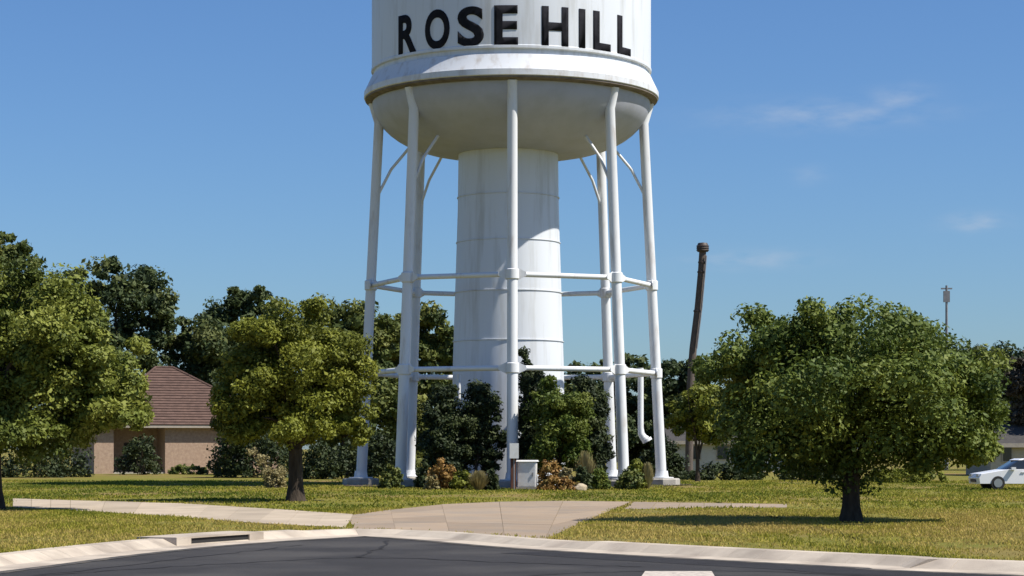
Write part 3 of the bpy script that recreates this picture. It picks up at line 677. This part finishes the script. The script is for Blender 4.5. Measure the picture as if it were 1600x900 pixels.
# ------------------------------------------------------------------ brick house on the left
def house():
    d = 159.0; sc = d/F_PX
    b = at(268, d, z=LAWN); r = empty('brick_house', b, R(20)); tag(r, 'tan brick house with a brown hipped roof behind the left trees', 'house')
    X = lambda px: (px-268)*sc
    zt = CAM_H + (HOR-664)*sc - LAWN; za = CAM_H + (HOR-571)*sc - LAWN
    xl, xr = X(148), X(440); dep = 11.0
    def wall(name, x0, x1, y0, y1, m=M['brick'], z1=zt): return MB().box(x0, x1, y0, y1, -.2, z1).build(name, m, r)
    wall('wall', X(258), xr, .0, .3); wall('wall', X(148), X(178), .0, 1.3)         # front wall, porch pier
    wall('wall', X(258), X(264), .301, 3.2); wall('wall', X(178), X(258), 3.2, 3.5)
    wall('wall', xl, xl+.3, 1.301, dep); wall('wall', xr-.3, xr, .301, dep); wall('wall', xl+.301, xr-.301, dep-.3, dep)
    dr = MB().box(X(205), X(226), 3.1, 3.19, .15, 2.3).build('door', M['dark_wood'], r)
    MB().box(X(224), X(225), 3.03, 3.098, 1.05, 1.2).build('handle', M['grey_metal'], dr)
    w = MB().box(X(236), X(252), 3.13, 3.19, 1.0, 2.3).build('window', M['trim'], r)
    MB().box(X(237), X(251), 3.10, 3.128, 1.08, 2.22).build('pane', M['glass'], w)
    for wx in (360, 405):
        w = MB().box(X(wx), X(wx+26), -.06, -.004, 1.0, 2.5).build('window', M['trim'], r)
        MB().box(X(wx+1.5), X(wx+24.5), -.085, -.062, 1.08, 2.42).build('pane', M['glass'], w)
        MB().box(X(wx-1), X(wx+27), -.14, -.001, .86, .98).build('sill', M['trim'], w)
    MB().box(X(178), X(258), .1, 3.1, -.1, .12).build('porch_floor', M['footing'], r)
    o = .55; e0, e1, f0, f1 = xl-o, xr+o, -o, dep+o
    r1, r2 = (X(262), dep*.45, za), (X(290), dep*.45, za)
    rf = MB().add([(e0,f0,zt),(e1,f0,zt),(e1,f1,zt),(e0,f1,zt),r1,r2], [(0,1,5,4),(1,2,5),(2,3,4,5),(3,0,4)]).build('roof', M['shingle'], r)
    MB().box(e0+.02, e1-.02, f0+.02, f1-.02, zt-.22, zt-.006).build('fascia', M['trim'], rf)
    # shingle courses that stand proud of the front slope
    n = 22
    for k in range(n):
        t0, t1 = k/n, (k+1)/n - .004
        def pt(t, side):
            a = Vector((e0,f0,zt)) if side == 0 else Vector((e1,f0,zt)); c = Vector(r1) if side == 0 else Vector(r2)
            return a.lerp(c, t)
        a, b_, c, dd = pt(t0,0), pt(t0,1), pt(t1,1), pt(t1,0)
        up = Vector((0,-.6,.8)); vs = [a+up*.055, b_+up*.055, c+up*.012, dd+up*.012, a+up*.001, b_+up*.001]
        MB().add(vs, [(0,1,2,3),(4,5,1,0)]).build('shingle_course', M['shingle'], rf)
    ridge = MB()
    for q, w_ in (((e0,f0,zt),r1), ((e1,f0,zt),r2), (r1,r2)):
        ridge.tube([Vector(q)+Vector((0,0,.03)), Vector(w_)+Vector((0,0,.05))], .09, 6)
    ridge.build('ridge_cap', M['shingle'], rf)
house()
HS = 'shrubs along the front of the brick house'
shrub('house_shrub', 'dark shrub enlarged to stand in for the porch shade of the brick house', 218, 152, 84, 66, 'leaf_ever', 91, HS, size=.11)  # shrub enlarged so its dark leaves stand in for porch shade
shrub('house_shrub', 'low dark hedge shrub under the lit brick wall', 295, 155, 74, 14, 'leaf_mid', 92, HS, size=.1)
shrub('house_shrub', 'pale olive hedge shrub right of the lit brick wall', 360, 154, 80, 26, 'leaf_gold', 93, HS, size=.1)
shrub('house_shrub', 'dark shrub at the far left before the house', 60, 140, 170, 78, 'leaf_ever', 94, HS, size=.12, n=120)
shrub('house_shrub', 'large dark shrub behind the medium tree trunk', 398, 138, 146, 130, 'leaf_ever', 95, HS, size=.11, n=230)
UN = 'dark shrubs along the back of the lawn'
shrub('back_shrub', 'wide dark shrub between the medium tree and the tower', 520, 132, 120, 62, 'leaf_ever', 96, UN, size=.11, n=110)
shrub('back_shrub', 'dark shrub behind the leftmost tower leg', 605, 130, 90, 80, 'leaf_ever', 97, UN, size=.11, n=110)
shrub('back_shrub', 'dark shrub behind the rightmost tower leg', 1035, 130, 80, 70, 'leaf_ever', 98, UN, size=.11, n=110)
shrub('back_shrub', 'low dark hedge before the pale house', 1130, 128, 150, 26, 'leaf_ever', 99, UN, size=.10, n=110)
shrub('back_shrub', 'low dark hedge behind the round tree trunk', 1270, 128, 130, 34, 'leaf_ever', 100, UN, size=.10, n=110)
shrub('back_shrub', 'low pale green hedge right of the round tree trunk', 1420, 118, 160, 24, 'leaf_gold', 102, UN, size=.08, n=110)
# the pale branching shrub left of the medium tree's trunk
def pale_shrub():
    d = 103.0; sc = d/F_PX; b = at(428, d, z=LAWN); r = empty('pale_shrub', b)
    tag(r, 'pale yellow leaning shrub left of the medium olive tree trunk', 'shrub')
    rg = np.random.default_rng(101); cs = []
    paths = [[(428,757),(420,735),(408,715),(396,700)], [(432,757),(436,738),(440,728)], [(440,757),(438,742),(430,728)], [(428,757),(418,738)]]
    st = MB()
    for p in paths:
        pts = [Vector(((x-428)*sc, rg.normal(0,.15), (757-y)*sc)) for x, y in p]; pts[0].z = -.05
        st.tube(pts, [.05] + [.03]*(len(pts)-2) + [.012], 6)
        for a, c in zip(pts, pts[1:]):
            for t in np.linspace(0, 1, 9): cs.append(np.array(a.lerp(c, float(t))) + rg.normal(0, .13, 3))
    st.build('stem', M['bark'], r)
    cs = np.array(cs); V = leaves(cs, np.full((len(cs),3), .2), 45, .06, rg, None)
    link('foliage', quads_mesh('foliage', V, rg.normal(.55,.22,len(V))), M['leaf_straw'], r)
pale_shrub()

# ------------------------------------------------------------------ far buildings, fence, car, poles
def far_house(name, label, px0, px1, d, eave_y, ridge_y, base_y, wallm, roofm, wins, gable_side=False):
    sc = d/F_PX; b = at((px0+px1)/2, d, z=LAWN); r = empty(name, b); tag(r, label, 'house')
    w = (px1-px0)*sc/2; zt = CAM_H + (HOR-eave_y)*sc - LAWN; za = CAM_H + (HOR-ridge_y)*sc - LAWN; dep = 8
    MB().box(-w, w, 0, dep, -.2, zt).build('wall', wallm, r)
    o = .5
    rf = MB().add([(-w-o,-o,zt+.002),(w+o,-o,zt+.002),(w+o,dep+o,zt+.002),(-w-o,dep+o,zt+.002),(-w-o,dep/2,za),(w+o,dep/2,za)], [(0,1,5,4),(2,3,4,5),(0,4,3),(1,2,5),(0,3,2,1)]).build('roof', roofm, r)
    MB().box(-w-o+.01, w+o-.01, -o-.03, -o-.003, zt-.22, zt+.06).build('gutter', M['trim'], rf)
    for kind, x0, x1 in wins:
        x0, x1 = -w + x0*2*w, -w + x1*2*w
        if kind == 'w':
            q = MB().box(x0, x1, -.07, -.004, .95, 2.15).build('window', M['trim'], r); MB().box(x0+.08, x1-.08, -.09, -.072, 1.03, 2.07).build('pane', M['glass'], q)
        else:
            q = MB().box(x0, x1, -.06, -.004, .0, 2.15).build('door', M['cabinet'] if kind == 'g' else M['dark_wood'], r)
            for j in range(3): MB().box(x0+.06, x1-.06, -.08, -.062, .12+j*.68, .70+j*.68).build('panel', M['cabinet'] if kind == 'g' else M['dark_wood'], q)
far_house('ranch_house', 'low pale house seen under the left branches of the round tree', 1052, 1250, 172, 690, 664, 734, M['siding_pale'], M['roof_grey'], [('w',.12,.22),('w',.34,.44),('d',.52,.57),('g',.66,.86)])
far_house('tan_house', 'tan house partly hidden at the right edge behind the white car', 1548, 1760, 146, 694, 655, 742, M['siding_tan'], M['roof_grey'], [('w',.08,.16),('d',.3,.36),('w',.5,.6)])
def rail_fence():
    d = 150.0; a, b = at(478, d, z=LAWN), at(575, d, z=LAWN); r = empty('rail_fence', a); tag(r, 'low pale rail fence behind the medium olive tree', 'fence')
    n = 6; ln = (b-a).length
    for k in range(n): MB().box(k*ln/(n-1)-.07, k*ln/(n-1)+.07, -.07, .07, -.1, 1.0).build('post', M['trim'], r)
    for z in (.35, .72): MB().box(0, ln, -.10, -.072, z, z+.14).build('rail', M['trim'], r)
rail_fence()
def car():
    d = 98.0; b = at(1520, d, z=LAWN); r = empty('parked_car', (b.x+2.3, b.y, LAWN), R(4)); tag(r, 'white car parked at the right edge beyond the round tree', 'car')
    hw = .88
    low = [(-2.28,.28),(-2.32,.55),(-2.22,.74),(-1.15,.92),(-.95,.95),(1.55,.98),(2.15,.95),(2.30,.80),(2.32,.40),(2.2,.27)]
    top = [(-1.05,.93),(-.38,1.36),(-.1,1.42),(.75,1.42),(1.1,1.36),(1.72,.97)]
    def loft(prof, ws):
        m = MB(); n = len(prof)
        for s, f in ((-1,.90),(-1,1),(1,1),(1,.90)):
            pass
        rows = []
        for y, shrink in ((-1,.04),(-.93,0),(.93,0),(1,.04)):
            rows.append([(x*(1-shrink*.3), y*ws(z), z-(shrink*.4 if z > .6 else -shrink*.4)) for x, z in prof])
        vs = [p for row in rows for p in row]; fs = []
        for k in range(3):
            for j in range(n): fs.append((k*n+j, k*n+(j+1)%n, (k+1)*n+(j+1)%n, (k+1)*n+j))
        fs += [tuple(range(n)), tuple(range(3*n, 4*n))]
        return m.add(vs, fs)
    loft(low, lambda z: hw*(1 if z < .8 else .97)).build('body', M['car_white'], r, True, 35)
    loft(top, lambda z: hw*(.93 - max(0, z-.95)*.42)).build('cabin', M['glass'], r, True, 35)
    MB().add([(-.42,-.66,1.37),(1.05,-.66,1.37),(1.05,.66,1.37),(-.42,.66,1.37),(-.2,-.58,1.445),(.85,-.58,1.445),(.85,.58,1.445),(-.2,.58,1.445)],
             [(0,3,2,1),(4,5,6,7),(0,1,5,4),(1,2,6,5),(2,3,7,6),(3,0,4,7)]).build('roof', M['car_white'], r)
    for x in (-1.42, 1.42):
        for s in (-1, 1):
            wh = MB().tube([(x, s*.70, .32), (x, s*.905, .32)], .32, 20).build('wheel', M['rubber'], r, True, 40)
            MB().tube([(x, s*.906, .32), (x, s*.925, .32)], .20, 16).build('rim', M['rim_alloy'], wh, True, 40)
    for s in (-1, 1):
        MB().box(-2.30,-2.10, s*.55-.2, s*.55+.2, .60,.72).build('headlight', M['lamp_clear'], r)
        MB().box(2.22,2.33, s*.62-.18, s*.62+.18, .66,.84).build('tail_light', M['lamp_red'], r)
        MB().box(-.82,-.62, s*.95-.08, s*.95+.08, .93,1.05).build('mirror', M['car_white'], r)
        for x in (-.25, .70): MB().box(x-.08, x+.10, s*.885-.02, s*.885+.02, .80,.84).build('door_handle', M['car_white'], r)
        for x in (-.02, .95): MB().add([(x-.05, s*.80, .95),(x+.05, s*.80, .95),(x+.03, s*.655, 1.39),(x-.03, s*.655, 1.39)], [(0,1,2,3)]).build('pillar', M['car_white'], r)
    MB().box(-2.34,-2.27,-.4,.4,.36,.50).build('grille', M['dark_metal'], r)
car()
def siren_pole():
    d = 140.0; b = at(1076, d, z=LAWN); r = empty('leaning_pole', b); tag(r, 'brown leaning wooden pole with a dark head right of the tower', 'pole')
    q = lambda px, py: at(px, d, py) - b
    MB().tube([(0,0,-.3), q(1079,600), q(1083,545), q(1091,480), q(1096,425), q(1098,392)], [.27,.255,.25,.245,.24,.235], 14).build('shaft', M['pole_wood'], r, True, 60)
    t = q(1098, 392)
    h = MB().lathe([(.01,t.z-.10),(.36,t.z-.06),(.40,t.z+.1),(.40,t.z+.30),(.33,t.z+.46),(.30,t.z+.52),(.01,t.z+.56)], 18, t.x, t.y).build('head', M['dark_metal'], r, True, 40)
    for px_, py_ in ((1097.2, 410), (1096, 425), (1090, 486)):
        c = q(px_, py_); MB().lathe([(.24, c.z-.07), (.28, c.z-.05), (.28, c.z+.05), (.24, c.z+.07)], 14, c.x, c.y).build('band', M['dark_metal'], r, True, 30)
    MB().tube([q(1099.5,400)+Vector((.15,-.28,0)), q(1097.5,425)+Vector((.15,-.3,0)), q(1092.5,480)+Vector((.15,-.3,0)), q(1084.5,545)+Vector((.15,-.3,0))], .05, 8).build('conduit', M['grey_metal'], r, True)
    for k in range(3): MB().lathe([(.41,t.z+.02+k*.14),(.44,t.z+.04+k*.14),(.41,t.z+.07+k*.14)], 18, t.x, t.y).build('ring', M['dark_metal'], h, True)
siren_pole()
def far_mast():
    d = 190.0; b = at(1479, d, z=LAWN); r = empty('utility_pole', b); tag(r, 'thin grey distant pole top showing above the round tree', 'pole')
    t = at(1479, d, 446) - b
    MB().tube([(0,0,-.3), (0,0,t.z)], [.17,.10], 10).build('shaft', M['grey_metal'], r, True)
    MB().box(-.28,.28,-.12,.12,t.z-1.5,t.z-.5).build('transformer', M['grey_metal'], r)
    MB().box(-.5,.5,-.06,.06,t.z-.35,t.z-.22).build('crossarm', M['grey_metal'], r)
far_mast()
